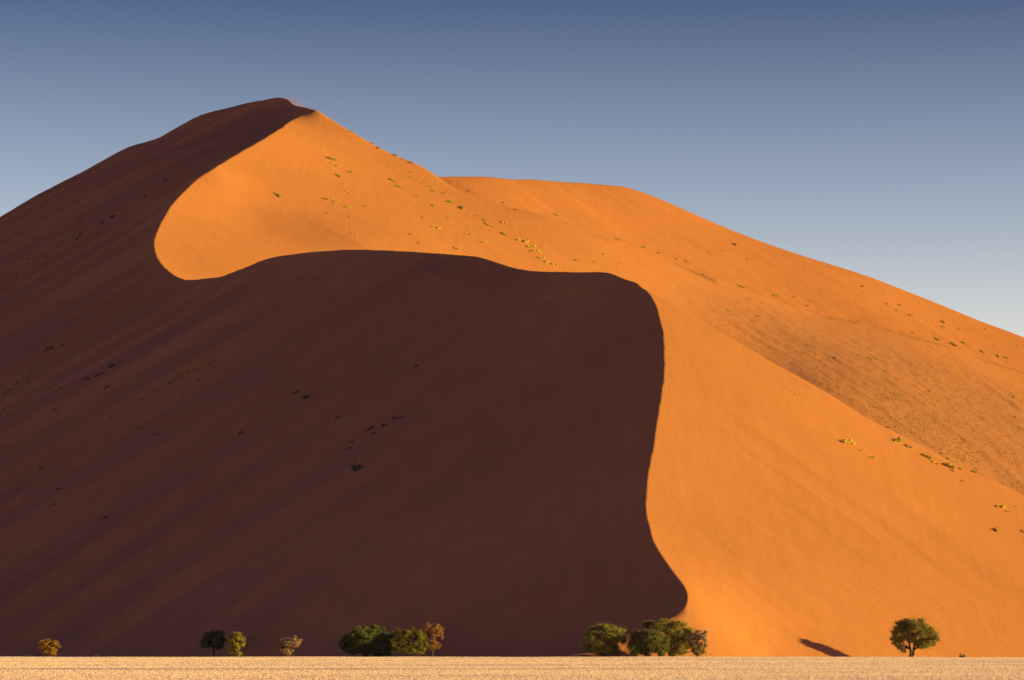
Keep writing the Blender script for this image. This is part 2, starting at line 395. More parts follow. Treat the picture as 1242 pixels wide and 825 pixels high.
M_SHRUB = leaf_material('shrub_olive', [(0.38, 0.27, 0.05), (0.53, 0.37, 0.07), (0.65, 0.46, 0.10)], 1.2)
M_SHRUBY = leaf_material('shrub_yellow', [(0.60, 0.38, 0.06), (0.74, 0.48, 0.08), (0.85, 0.58, 0.13)], 1.2)
M_SHRUBG = leaf_material('shrub_green', [(0.09, 0.10, 0.05), (0.15, 0.15, 0.07), (0.22, 0.20, 0.10)], 1.2)
M_SHRUBT = leaf_material('shrub_tan', [(0.42, 0.23, 0.08), (0.56, 0.31, 0.11), (0.68, 0.40, 0.16)], 1.2)
M_STRAW = leaf_material('dry_straw', [(0.80, 0.51, 0.38), (0.85, 0.555, 0.42), (0.88, 0.59, 0.46)], 0.12, 0.4)
m, nt, b = new_mat('acacia_bark'); M_BARK = m
co = N(nt, 'ShaderNodeNewGeometry').outputs['Position']
nt.links.new(ramp(nt, noise(nt, mapping(nt, co, (4, 4, 0.8)), 1.5, 4), [(0.3, (0.045, 0.030, 0.020)), (0.7, (0.13, 0.085, 0.055))]), b.inputs['Base Color'])

# ------------------------------------------------------------------ plants
def quads_mesh(name, co, mat):
    """co: (n, 4, 3) separate quads"""
    n = len(co)
    me = bpy.data.meshes.new(name)
    me.vertices.add(n * 4); me.vertices.foreach_set('co', co.astype(np.float32).ravel())
    me.loops.add(n * 4); me.loops.foreach_set('vertex_index', np.arange(n * 4, dtype=np.int32))
    me.polygons.add(n); me.polygons.foreach_set('loop_start', np.arange(0, n * 4, 4, dtype=np.int32))
    me.update(); me.materials.append(mat)
    return me
def leaf_quads(P, size, R, upbias=0.0, asp=0.45, out=None, outw=0.9):
    n = len(P)
    a = R.normal(size=(n, 3)); a[:, 2] += upbias; a /= np.linalg.norm(a, axis=1, keepdims=True)
    nrm = R.normal(size=(n, 3))
    if out is not None:                                   # leaves mostly face away from the middle of their tuft
        nrm = nrm * 0.55 + out / (np.linalg.norm(out, axis=1, keepdims=True) + 1e-6) * outw * 1.6
    a = a - nrm * ((a * nrm).sum(1) / (nrm * nrm).sum(1))[:, None]; a /= np.linalg.norm(a, axis=1, keepdims=True) + 1e-6
    b = np.cross(a, nrm); b /= np.linalg.norm(b, axis=1, keepdims=True)
    s = size * R.uniform(0.6, 1.4, (n, 1))
    A, B = a * s, b * s * asp
    return np.stack([P - A, P + B * 0.9 - A * 0.1, P + A, P - B * 0.9 + A * 0.1], 1)

def tube(verts, faces, pts, radii, sides=7):
    base = len(verts)
    for i, (p, r) in enumerate(zip(pts, radii)):
        d = (pts[min(i + 1, len(pts) - 1)] - pts[max(i - 1, 0)]).normalized()
        a = d.orthogonal().normalized(); b_ = d.cross(a)
        for k_ in range(sides):
            t = 2 * math.pi * k_ / sides
            verts.append(p + (a * math.cos(t) + b_ * math.sin(t)) * r)
    for i in range(len(pts) - 1):
        for k_ in range(sides):
            k2 = (k_ + 1) % sides
            faces.append((base + i * sides + k_, base + i * sides + k2, base + (i + 1) * sides + k2, base + (i + 1) * sides + k_))
    faces.append(tuple(base + (len(pts) - 1) * sides + k_ for k_ in range(sides)))

def tree(name, label, cat, loc, clumps, mat, trunk_r, trunk_h, seed, stems=1, density=1.0, leaf=0.095, spread=0.3, group=None, twigs=0.0):
    """clumps: (x, y, z, rx, ry, rz) foliage pads around the foot of the tree, in metres"""
    R = np.random.default_rng(seed)
    e = bpy.data.objects.new(name, None); COL.objects.link(e); e.location = loc
    e.empty_display_size = 0.5
    tag(e, label, cat, group)
    V, Fc = [], []
    subs = []
    for (x, y, z, rx, ry, rz) in clumps:                 # break every pad into smaller uneven tufts
        nsub = max(7, int(15 * (rx * ry * rz) ** (1 / 3)))
        for _ in range(nsub):
            d = R.normal(size=3); d /= np.linalg.norm(d)
            q = R.uniform(0.35, 1.05) ** 0.6
            s = R.uniform(0.20, 0.46)
            subs.append((x + d[0] * rx * q, y + d[1] * ry * q, max(0.15, z + d[2] * rz * q), s * rx, s * ry, s * rz))
    stem_tops = []
    for s in range(stems):
        ang = 2 * math.pi * (s + R.uniform(0, 0.6)) / max(stems, 1)
        lean = (0.05 if stems == 1 else spread)
        base = Vector((0.12 * math.cos(ang) * (stems > 1), 0.12 * math.sin(ang) * (stems > 1), -0.45))
        top = Vector((math.cos(ang) * lean * trunk_h, math.sin(ang) * lean * trunk_h * 0.7, trunk_h))
        mids = [base.lerp(top, t) + Vector(R.normal(size=3) * 0.05 * trunk_h * (0 < t < 1)) for t in (0, 0.15, 0.4, 0.7, 1)]
        tube(V, Fc, mids, [trunk_r * k_ for k_ in (1.45, 1.1, 0.95, 0.85, 0.75)], 9)
        stem_tops.append((mids[-1], mids[-2]))
    for i, (x, y, z, *_r) in enumerate(clumps):          # a limb into each pad, branchlets into its tufts
        st, pre = stem_tops[int(np.argmin([(Vector((x, y, z)) - t_[0]).length for t_ in stem_tops]))]
        end = Vector((x, y, z))
        ctrl = st.lerp(end, 0.45) + Vector((0, 0, -0.10 * (end - st).length)) + Vector(R.normal(size=3) * 0.12)
        pts = [pre.lerp(st, 0.6), st.lerp(ctrl, 0.6), ctrl, ctrl.lerp(end, 0.5), end]
        tube(V, Fc, pts, [trunk_r * k_ for k_ in (0.6, 0.48, 0.36, 0.24, 0.12)], 6)
    for (x, y, z, rx, ry, rz) in subs:
        end = Vector((x, y, z))
        near_c = min(clumps, key=lambda c_: (Vector(c_[:3]) - end).length)
        st = Vector(near_c[:3])
        tube(V, Fc, [st, st.lerp(end, 0.5) + Vector(R.normal(size=3) * 0.08), end], [trunk_r * 0.16, trunk_r * 0.11, trunk_r * 0.05], 4)
    me = bpy.data.meshes.new('trunk'); me.from_pydata([tuple(v) for v in V], [], Fc); me.update(); me.materials.append(M_BARK)
    for p_ in me.polygons: p_.use_smooth = True
    t = bpy.data.objects.new('trunk', me); COL.objects.link(t); t.parent = e
    P, O = [], []
    cmid = np.array(clumps)[:, :3].mean(0)
    for (x, y, z, rx, ry, rz) in subs:
        n = int(560 * density * R.uniform(0.45, 1.4))
        d = R.normal(size=(n, 3)); d /= np.linalg.norm(d, axis=1, keepdims=True)
        q = np.abs(R.normal(0, 0.75, (n, 1)))
        p_ = np.array((x, y, z)) + d * q * np.array((rx, ry, rz))
        P.append(p_); O.append(d * 0.6 + (p_ - cmid) / np.linalg.norm(p_ - cmid, axis=1, keepdims=True) * 0.7)
    P = np.concatenate(P); O = np.concatenate(O); k_ = P[:, 2] > 0.02; P, O = P[k_], O[k_]
    cm = quads_mesh('crown', leaf_quads(P, leaf, R, out=O, outw=0.55), mat)
    c_ = bpy.data.objects.new('crown', cm); COL.objects.link(c_); c_.parent = e
    return e

def tree_at(px, D):
    x = (px - CX) / F * D
    return (x, D, float(plain_z(x, D)))
def mpx(D): return D / F          # metres per photo pixel at this distance

def pads(D, foot_px, foot_y, lst, depth=0.85):
    """pads measured off the photograph as (px, py, half width, half height), turned into metres about the tree's foot"""
    k_ = mpx(D); out = []
    R = np.random.default_rng(int(foot_px))
    for px, py, hw, hh in lst:
        z = (797.0 - py) * k_ + (CH - (797 - H0) / F * D) - foot_y
        out.append(((px - foot_px) * k_, R.uniform(-0.5, 0.5) * hw * k_, z, hw * k_, hw * k_ * depth, hh * k_))
    return out
def plant_tree(name, label, cat, px, D, lst, mat, trunk_r, trunk_h, seed, **kw):
    loc = tree_at(px, D)
    return tree(name, label, cat, loc, pads(D, px, loc[2], lst), mat, trunk_r, trunk_h, seed, **kw)

plant_tree('acacia_tree', 'lone rounded green tree standing before bare sunlit orange sand at right', 'tree', 1106, 464.9,
    [(1092, 772, 12, 8), (1100, 760, 14, 9), (1114, 759, 13, 8.5), (1125, 770, 13, 9), (1110, 771, 17, 9), (1131, 777, 8, 6), (1086, 779, 7, 5), (1119, 781, 12, 6), (1100, 756, 8, 5), (1094, 786, 5, 5)],
    M_OLIVE, 0.24, 1.9, 101, stems=2, spread=0.16, density=1.0)
plant_tree('acacia_tree', 'wide olive tree standing nearest the dune toe, front one of the clustered pair', 'tree', 786, 425,
    [(775, 777, 14, 11), (788, 772, 15, 8), (799, 776, 12, 9), (785, 785, 20, 9), (768, 787, 8, 8), (803, 788, 8, 7), (777, 769, 9, 6)],
    M_DARK, 0.2, 1.2, 102, stems=3, density=1.1)
plant_tree('acacia_tree', 'tallest broad olive tree, behind and right of its shorter neighbour at the dune toe', 'tree', 815, 430,
    [(795, 764, 10, 7), (806, 758, 13, 7), (820, 762, 14, 8), (832, 769, 12, 8), (822, 776, 17, 10), (838, 778, 11, 8), (845, 770, 6, 5), (818, 788, 14, 8), (786, 757, 7, 5), (848, 788, 8, 6)],
    M_OLIVE, 0.22, 1.8, 103, stems=3, density=1.0)
plant_tree('thorn_tree', 'thin brownish half-bare tree at the right end of the toe cluster', 'tree', 846, 427,
    [(846, 771, 8, 6), (852, 768, 6, 5), (840, 778, 8, 8), (851, 779, 7, 8), (846, 788, 8, 7)],
    M_TAN, 0.10, 1.0, 104, stems=3, density=0.30, leaf=0.12)
plant_tree('acacia_tree', 'round grey-olive tree left of the toe cluster, separated by a strip of lit sand', 'tree', 732, 427,
    [(722, 768, 12, 9), (742, 767, 13, 9), (717, 779, 11, 10), (733, 776, 18, 12), (750, 776, 9, 9), (728, 789, 14, 7), (743, 788, 10, 7), (732, 763, 10, 5)],
    M_OLIVE, 0.16, 1.2, 105, stems=4, density=0.85)
plant_tree('thorn_tree', 'rust-orange tree rising at the right end of the middle row against shaded sand', 'tree', 524, 446,
    [(521, 763, 6, 6), (530, 763, 7, 6), (534, 771, 5, 4), (526, 773, 7, 6), (517, 769, 5, 5), (522, 783, 7, 6), (531, 781, 5, 5)],
    M_RUST, 0.12, 2.0, 106, stems=2, density=0.42, leaf=0.10, spread=0.15)
plant_tree('acacia_tree', 'yellow-green sunlit tree between the dark spreading tree and the rust-orange one', 'tree', 494, 436,
    [(482, 769, 7, 6), (492, 768, 9, 6), (503, 768, 9, 7), (497, 778, 16, 9), (512, 775, 7, 7), (482, 782, 9, 8), (498, 789, 15, 6), (514, 784, 6, 6)],
    M_YOL, 0.15, 1.2, 107, stems=4, density=0.6)
plant_tree('acacia_tree', 'darkest spreading tree, low and wide, left end of the middle row', 'tree', 444, 478,
    [(424, 778, 10, 8), (436, 770, 12, 8), (448, 766, 11, 7), (458, 763, 7, 4), (448, 778, 18, 10), (464, 778, 10, 9), (474, 775, 8, 6), (432, 787, 14, 7), (460, 788, 16, 7), (418, 781, 6, 6)],
    M_DARK, 0.24, 1.3, 108, stems=3, density=1.1, leaf=0.13)
plant_tree('thorn_tree', 'small pale brown tree standing alone left of the darkest spreading tree', 'tree', 351, 434,
    [(348, 778, 7, 5), (357, 777, 7, 5), (353, 783, 9, 5), (361, 781, 4, 4), (340, 784, 5, 2.5), (350, 790, 8, 4)],
    M_TAN, 0.10, 1.0, 109, stems=3, density=0.5, leaf=0.12)
plant_tree('thorn_tree', 'upright golden yellow small tree beside a dark green trunked one', 'tree', 287, 434,
    [(289, 772, 7, 5), (283, 776, 6, 5), (292, 778, 6, 5), (286, 784, 8, 6), (287, 792, 6, 4), (281, 790, 4, 4)],
    M_YELL, 0.10, 0.9, 110, stems=3, density=0.6, leaf=0.13)
plant_tree('acacia_tree', 'dark green shaded tree with bare trunk left of the golden tree', 'tree', 259, 522,
    [(254, 771, 8, 5), (263, 769, 8, 5), (250, 777, 7, 5), (260, 776, 11, 7), (269, 775, 5, 5), (266, 784, 5, 4), (250, 783, 5, 3)],
    M_DARK, 0.20, 2.0, 111, density=1.1, leaf=0.13)
plant_tree('thorn_bush', 'low orange-brown bush by itself at the far left edge of the plain', 'bush', 57, 432,
    [(52, 780, 7, 3.5), (60, 780, 9, 5), (66, 785, 7, 5), (56, 787, 9, 5), (61, 792, 8, 4)],
    M_GOLD, 0.08, 0.6, 112, stems=4, density=0.55, leaf=0.13)

# sand shrubs ----------------------------------------------------------
def shrub_mesh(name, mat, seed, n=420, tall=0.42, blades=False):
    """low wind-combed hummock of stems, unit half width 1"""
    R = np.random.default_rng(seed)
    nb = R.integers(4, 8)
    cen = np.c_[R.uniform(-0.9, 0.9, nb), R.uniform(-0.45, 0.45, nb), np.zeros(nb)]
    rad = R.uniform(0.18, 0.42, nb); rad[0] = 0.55; cen[0] = (R.uniform(-.4, .4), 0, 0)
    w = R.integers(0, nb, n)
    d = R.normal(size=(n, 3)); d[:, 2] = np.abs(d[:, 2]); d /= np.linalg.norm(d, axis=1, keepdims=True)
    q = R.uniform(0.1, 1, (n, 1)) ** 0.6
    P = cen[w] + d * q * rad[w][:, None] * np.array((1, 0.9, tall * 2.6))
    P[:, 2] = np.maximum(P[:, 2], 0.0)
    return quads_mesh(name, leaf_quads(P, 0.12, R, 0.8, out=d + np.array((0, 0, 0.15))), mat)
SHR = {'y': [shrub_mesh('sand_shrub', M_SHRUBY, s) for s in (1, 2, 3)],
       'o': [shrub_mesh('sand_shrub', M_SHRUB, s) for s in (4, 5, 6)],
       'g': [shrub_mesh('sand_shrub', M_SHRUBG, s, tall=0.55) for s in (7, 8, 9)],
       't': [shrub_mesh('sand_shrub', M_SHRUBT, s, n=260) for s in (10, 11, 12)]}
def shrub(px, py, w, cls, label, group=None, tall=1.0):
    p = sand_at(px, py)
    if p is None: return
    R = np.random.default_rng(int(px * 31 + py * 7))
    o = bpy.data.objects.new('sand_shrub', SHR[cls][int(R.integers(0, 3))]); COL.objects.link(o)
    s = 0.5 * w * mpx(p[1]) * (1.25 if cls in 'yo' else 1.05)
    o.location = (p[0], p[1], p[2] - 0.03 * s)
    o.scale = (s, s * 0.8, s * tall * R.uniform(0.8, 1.2))
    nn = LASTN.lerp(Vector((0, 0, 1)), 0.2).normalized()
    run = Vector((1.0, R.uniform(-1.0, 1.2), 0.0)); run = (run - nn * run.dot(nn)).normalized()      # tufts trail along the slope
    M3 = Matrix((run, nn.cross(run), nn)).transposed()
    o.rotation_mode = 'QUATERNION'
    o.rotation_quaternion = M3.to_quaternion()
    return tag(o, label, 'shrub', group)
def scatter(lst, cls, label, group):
    for q in lst:
        c_ = q[3] if len(q) > 3 else cls
        shrub(q[0], q[1], q[2], c_, label, group)

# sunlit upper face
G1 = 'small shrubs on the sunlit upper face'
for px, py, w, c_, lab in [
    (340, 240, 13, 'o', 'olive shrub farthest left on the sunlit upper face, alone near the crest'),
    (400, 193.5, 11, 'o', 'highest large olive shrub on the sunlit upper face, below the summit'),
    (407, 202, 11, 'y', 'yellow shrub just under the highest large olive shrub'),
    (425, 210.5, 11, 'o', 'olive shrub right of the pair highest on the upper face'),
    (411, 214.5, 11, 'y', 'yellow shrub third down the column below the summit'),
    (562, 253.6, 14, 'o', 'longest dark olive shrub midway down the right edge of the upper face'),
    (529, 276.4, 12, 'y', 'faint wide yellow shrub in the bare middle of the upper face'),
    (544.5, 245.5, 10, 'o', 'dark shrub directly up-left of the longest dark olive shrub')]:
    shrub(px, py, w, c_, lab)
for i, (px, py, w) in enumerate([(634.5, 293.6, 15), (643.6, 300, 13), (651, 306, 13), (656, 313.6, 11), (664.5, 320, 11)]):
    shrub(px, py, w, 'y', ['topmost and largest of five bright yellow shrubs in a line above the dark crest', 'second highest of the five bright yellow shrubs lined up above the dark crest',
        'middle one of the five bright yellow shrubs in a line above the dark crest', 'second lowest of the five bright yellow shrubs lined up above the dark crest',
        'lowest of the five bright yellow shrubs in a line above the dark crest'][i], 'line of bright yellow shrubs above the crest')
scatter([(421, 233, 7), (396, 242.5, 8, 'o'), (407, 245.5, 8), (423, 252.5, 8), (442, 251.5, 6, 'o'), (423, 263.7, 4, 'o'), (333, 235.5, 5, 'o'), (415, 279.5, 8), (428, 284.5, 9), (405, 240.6, 5),
         (445, 271, 4), (433, 241, 4), (459, 180.7, 6, 'o'), (427, 161.4, 5, 'o'), (435, 166, 5, 't'), (451, 175, 6, 't'), (480, 190, 9, 't'), (487, 193.5, 7, 't'), (496, 197.5, 8, 'o')],
        'y', 'small shrub in the scatter on the upper face just below the summit', 'small shrubs below the summit')
scatter([(473.6, 219, 8, 'o'), (482.7, 227, 8, 'o'), (499, 210.5, 7, 'o'), (498, 216, 8, 'o'), (505, 219, 5), (516, 221.5, 6, 't'), (523.6, 228, 8), (524, 232, 7, 'o'), (530, 235.5, 6),
         (540, 235.5, 9, 't'), (505.5, 238, 6, 'o'), (525.5, 251, 8, 'o'), (568, 260, 6), (512.7, 264.5, 5), (544.5, 265.5, 6), (569, 285.5, 9), (567, 274.5, 6),
         (587, 295, 8), (551, 302.0, 7, 'o'), (498, 285.5, 7, 't'), (509, 295.5, 7, 't'), (587, 268, 6, 'o'), (590, 273, 9, 'o'), (597, 275.5, 6), (610, 271, 8), (610, 284.5, 9, 'o'), (611, 247.5, 6, 'o'),
         (674.5, 322.7, 6), (642, 305.5, 7), (569, 232.7, 6, 't'), (547, 221, 6, 't'), (518, 283, 4), (556, 293, 4), (577, 262, 4), (533, 291, 4)],
        'y', 'small shrub in the diagonal scatter down the right of the upper face', 'small shrubs down the right of the upper face')
# ridge in the middle right and the slope under it
scatter([(673.6, 262, 7, 'o'), (626, 256, 6, 't'), (698, 317, 5), (720, 318.5, 5, 't'), (732, 310, 5), (751.5, 321, 5, 't'), (748, 290, 7, 'o'), (782, 301, 7, 'o'), (798.7, 307.5, 6, 'o'),
         (821, 315, 4, 'o'), (832, 318.5, 5, 'o'), (852, 333, 5, 'o'), (908, 363, 6), (964, 361, 5), (981.6, 366, 5, 'o'), (979, 372, 5, 'o'),
         (1042, 390, 4, 'o'), (1107, 404, 5, 'o'), (1136, 411.5, 7, 'o'), (1169, 417, 7, 'o'), (1191, 427, 7, 'o'), (1211.5, 433, 9, 'o'), (1221, 435, 8, 'o'), (1206, 420.5, 4, 'o')],
        'o', 'small shrub along the long soft ridge crossing the right of the dune', 'small shrubs along the soft ridge')
shrub(898, 348, 8, 'o', 'dark shrub on the soft ridge above the steep little bank, left one of two')
shrub(940, 360, 8, 'o', 'dark shrub on the soft ridge above the steep little bank, right one of two')
shrub(1156, 418, 10, 'o', 'largest dark shrub on the right end of the soft ridge')
scatter([(859, 306, 4), (890.5, 297, 7, 'g'), (907, 315, 4), (874, 304, 4), (1045, 348, 6, 'g'), (1046, 356.5, 4), (1076.5, 369.5, 4), (1090, 371, 5), (1087, 377, 4), (1072, 357, 4), (1103.7, 382.5, 5),
         (1144.6, 392, 8), (1143, 397, 5), (1163, 400, 6), (1178, 402, 6, 'y'), (1195, 399, 4, 't'), (1234, 421.6, 5)],
        'o', 'small dark shrub dotted on the smooth far dune below the right skyline', 'small shrubs on the far dune')
scatter([(884, 378, 5), (919.5, 383, 5), (913, 391, 4), (1007.7, 434, 6), (1012.5, 435.5, 5), (1041.5, 431.6, 6), (1053.5, 435.4, 6), (1063.5, 437, 5), (1074, 450, 4), (1128, 475.5, 7), (1076.5, 483, 5),
         (1230, 483, 6), (1232, 507, 7), (977, 419, 4), (988, 421.6, 4)],
        'o', 'small dark shrub on the coarse rough sand between soft ridge and near shoulder', 'small shrubs on the rough slope')
# shoulder of the near face
for px, py, w, c_, t_, lab in [
    (1029, 538, 17, 'y', 1.3, 'large yellow shrub leftmost in the group under the near shoulder'),
    (1057.5, 556.5, 10, 'y', 1.0, 'yellow shrub lowest and left in the shoulder group, below the large yellow one'),
    (1089.6, 536, 13, 'o', 1.5, 'dark olive shrub with a round neighbour touching its right side on the shoulder'),
    (1100, 542, 9, 'o', 1.4, 'round olive shrub touching the right side of a larger dark olive one'),
    (1124.7, 555.5, 14, 'y', 1.5, 'upright yellow-green shrub at the middle of the shoulder row'),
    (1149, 566, 13, 'o', 1.5, 'olive shrub with brown dry edge right of the upright yellow-green one'),
    (1153, 558, 8, 'y', 1.6, 'small round green shrub on the very edge of the near shoulder'),
    (1181, 573, 8, 'o', 1.6, 'small dark round shrub rightmost in the shoulder row'),
    (1213.4, 616, 13, 'y', 1.1, 'long low shrub below the shoulder row near the right frame edge'),
    (1208.5, 644.6, 10, 'o', 1.2, 'lowest olive shrub on the near sunlit face at right'),
    (1240, 645.8, 8, 'o', 1.1, 'olive shrub cut by the right frame edge on the near face'),
    (961, 477, 8, 'y', 0.8, 'single tiny yellow shrub alone on bare sand below the shoulder line')]:
    shrub(px, py, w, c_, lab, tall=t_)
scatter([(1044, 547, 7), (1133.5, 562, 9), (1156, 571.7, 8, 't'), (1165, 569, 6), (1167.6, 584, 7, 't'), (1188, 580, 5, 't'), (1078, 519, 6, 'o'), (1222, 621, 7), (1231, 615, 6), (1143, 551, 7, 't')],
        'y', 'tiny dry shrub between the larger shrubs along the near shoulder', 'tiny shrubs along the near shoulder')
# shaded slope
for px, py, w, c_, t_, lab in [
    (433, 570, 16, 'g', 1.7, 'largest dark green shrub alone on the big shaded slope'),
    (359.6, 477, 10, 'g', 1.5, 'upper left shrub of the close pair on the big shaded slope'),
    (370, 483.5, 10, 'g', 1.3, 'lower right shrub of the close pair on the big shaded slope'),
    (292, 526, 10, 'g', 1.0, 'flat dark shrub alone left of and below the close pair in shade'),
    (410, 507.5, 8, 'g', 1.2, 'small dark shrub alone right of and below the close pair in shade'),
    (504, 445, 7, 'g', 1.1, 'small shrub highest on the bare middle of the shaded slope'),
    (135.7, 445, 11, 'g', 1.5, 'dark green round shrub highest of the three in a row at left in shade'),
    (120.4, 455, 11, 'g', 1.2, 'middle shrub of the three in a row at left in shade'),
    (105, 461.4, 13, 'g', 1.0, 'lowest and widest shrub of the three in a row at left in shade'),
    (59, 425, 12, 'g', 1.2, 'dark bushy shrub on the upper left of the shaded slope, with a smaller one up-right'),
    (75, 419, 8, 'g', 1.0, 'smaller shrub up-right of the dark bushy one at upper left in shade'),
    (127, 629, 8, 'g', 1.0, 'lowest dark shrub on the left of the shaded slope')]:
    shrub(px, py, w, c_, lab, tall=t_)
scatter([(464, 517.7, 10), (448, 521.4, 11), (453.6, 526, 8), (479, 508.5, 10), (487.5, 507, 7), (425, 537, 8), (423, 544, 9)], 'g',
        'small dusty shrub in the slanting string above the largest dark green shrub', 'string of shrubs in shade')
scatter([(271, 434, 9), (257, 440, 9), (249, 444.5, 11), (238, 449, 9), (229, 453, 10), (220.5, 456, 9), (207, 463, 11), (199, 468, 9), (190, 473, 10), (181, 479, 9), (170, 486, 9), (242.5, 461.4, 9), (220.5, 480, 8)], 'o',
        'brownish shrub in the long slanting line on the left of the shaded slope', 'slanting line of brown shrubs in shade')
scatter([(132, 508, 10), (129, 471.6, 10, 'g'), (66, 500, 10), (166, 520, 9), (188, 529, 8), (197, 517, 7), (120.4, 551, 11), (98, 580, 7), (69.5, 594, 8, 'g'), (49, 569, 8, 'g'),
         (64.5, 614, 7, 'g'), (20, 587, 8), (73, 471.6, 10), (56, 452, 8), (142.5, 538, 6), (34, 451, 9), (27, 459, 9), (20, 466, 10), (33, 466, 8), (13, 474, 10), (24, 473, 8), (29, 492, 12), (20, 497, 10), (8, 504, 11), (5, 478, 10), (5, 546, 9),
         (42, 446, 7), (38, 471, 7), (48, 520, 6), (160, 502, 6)], 'o',
        'dull brown-green shrub scattered over the far left of the shaded slope', 'shrubs scattered at left in shade')
scatter([(200, 219.6, 7), (174.7, 240, 6), (135.7, 265, 10), (98, 265.7, 5), (98, 286, 7), (93, 291, 6), (34, 315, 5), (20, 335, 5), (57, 313, 5), (66, 227, 5), (124, 271, 6), (150, 257, 5)], 'g',
        'small dark shrub along the shaded hollow and flank at the upper left', 'shrubs on the shaded upper flank')
# low tufts at the foot of the dune
for px, D, w, lab in [(1166, 424, 11, 'tiny dark bush on the plain just right of the lone tree'), (117, 424, 9, 'tiny dark bush on the plain edge at far left'), (32, 424, 8, 'tiny tuft on the plain edge left of the orange-brown bush')]:
    loc = tree_at(px, D)
    s = w * mpx(D) * 0.5
    o = bpy.data.objects.new('plain_bush', SHR['g'][int(px) % 3]); COL.objects.link(o)
    o.location = (loc[0], loc[1], loc[2] - 0.02); o.scale = (s, s * 0.8, s * 2.0)
    tag(o, lab, 'bush')

# uncountable specks of dry growth on the rough slope -------------------
R = np.random.default_rng(55)
Pt = []
def specks(n, x0, x1, y0, y1, keep):
    c_ = 0
    while c_ < n:
        px, py = R.uniform(x0, x1), R.uniform(y0, y1)
        if R.uniform() > keep(px, py): continue
        p = sand_at(px, py)
        if p is None: continue
        c_ += 1
        s = R.uniform(0.2, 0.75)
        q = R.normal(size=(7, 3)) * np.array((0.5, 0.4, 0.0)) * s
        q[:, 2] = np.abs(R.normal(size=7)) * 0.25 * s + 0.08 * s
        Pt.append((np.array(p) + q, s))
def between(px, py):
    top = np.interp(px, [q[0] for q in sky_right], [q[1] for q in sky_right]); bot = np.interp(px, [q[0] for q in shoulder], [q[1] for q in shoulder])
    if px < 800 or py < top + 4 or py > bot - 1: return 0
    t = (py - top) / max(bot - top, 1)
    return min(1, max(0.03, (px - 830) / 330)) * (0.15 + 0.85 * t ** 1.3) * (0.35 + 0.65 * (vnoise(np.array([px / 26 - py / 50]), np.array([py / 11 - px / 26 * .9]), 91)[0] > -0.1))
specks(5600, 700, 1330, 270, 690, between)
co_ = np.concatenate([leaf_quads(q, 0.34 * s, R, 0.5) for q, s in Pt])
tm = quads_mesh('dry_grass_tufts', co_, M_SHRUBT); tm.materials.append(M_SHRUB)
tm.polygons.foreach_set('material_index', np.repeat((R.uniform(size=len(Pt)) < 0.65).astype(np.int32), 7))
o = bpy.data.objects.new('dry_grass_tufts', tm); COL.objects.link(o)
tag(o, 'tiny dry tufts peppering the coarse rough slope at right', 'grass', kind='stuff')

Pt = []
def upper(px, py):
    if px < 395 or px > 690 or py > np.interp(px, [429, 520, 580, 640, 690], [300, 304, 309, 325, 327]) or py < np.interp(px, [383, 417, 475, 531, 610, 690], [136, 157, 190, 217, 250, 275]): return 0
    dd = min(abs(px - q[0]) + 1.6 * abs(py - q[1]) for q in ((410, 205), (415, 245), (490, 220), (525, 233), (545, 245), (563, 255), (535, 275), (590, 275), (570, 285), (610, 280), (640, 300), (660, 318)))
    return math.exp(-dd / 22.0)
specks(260, 395, 690, 140, 327, upper)
co_ = np.concatenate([leaf_quads(q, 0.40 * s_, R, 0.5) for q, s_ in Pt])
tm = quads_mesh('dry_grass_tufts', co_, M_SHRUBY); tm.materials.append(M_SHRUB)
tm.polygons.foreach_set('material_index', np.repeat((R.uniform(size=len(Pt)) < 0.4).astype(np.int32), 7))
o = bpy.data.objects.new('dry_grass_tufts', tm); COL.objects.link(o)
tag(o, 'tiny golden tufts sprinkled between the shrubs on the sunlit upper face', 'grass', kind='stuff')

# straw standing on the plain -------------------------------------------
R = np.random.default_rng(77)
n = 680000
yy = np.sqrt(R.uniform(150 ** 2, 423 ** 2, n)); xx = R.uniform(-0.215, 0.215, n) * yy
den = fbm(xx / 60, yy / 7, 4, 81) - 1.5 * np.exp(-((yy - 247 - 3 * vnoise(xx / 25, xx * 0, 83)) / 2.2) ** 2)
kp = R.uniform(-1.5, 1.2, n) < den + 0.5
xx, yy = xx[kp], yy[kp]; n = len(xx)
ix = np.clip(np.searchsorted(gx, xx) - 1, 0, len(gx) - 2); iy = np.clip(np.searchsorted(gy, yy) - 1, 0, len(gy) - 2)
zz = GZ[iy, ix]
h = R.uniform(0.035, 0.085, n) * np.where(yy > 405, 0.6, 1); wd = R.uniform(0.012, 0.032, n)
a = R.normal(math.pi / 2 - 0.15, 0.55, n); lx, ly = R.normal(size=n) * 0.06, R.normal(size=n) * 0.06
dx, dy = np.cos(a) * wd, np.sin(a) * wd
q = np.stack([np.stack([xx - dx, yy - dy, zz - 0.02], -1), np.stack([xx + dx, yy + dy, zz - 0.02], -1),
              np.stack([xx + dx * 1.3 + lx, yy + dy * 1.3 + ly, zz + h], -1), np.stack([xx - dx * 1.2 + lx, yy - dy * 1.2 + ly, zz + h * 0.85], -1)], 1)
o = bpy.data.objects.new('dry_grass', quads_mesh('dry_grass', q, M_STRAW)); COL.objects.link(o)
tag(o, 'short pale straw-coloured grass covering the flat plain', 'grass', kind='stuff')

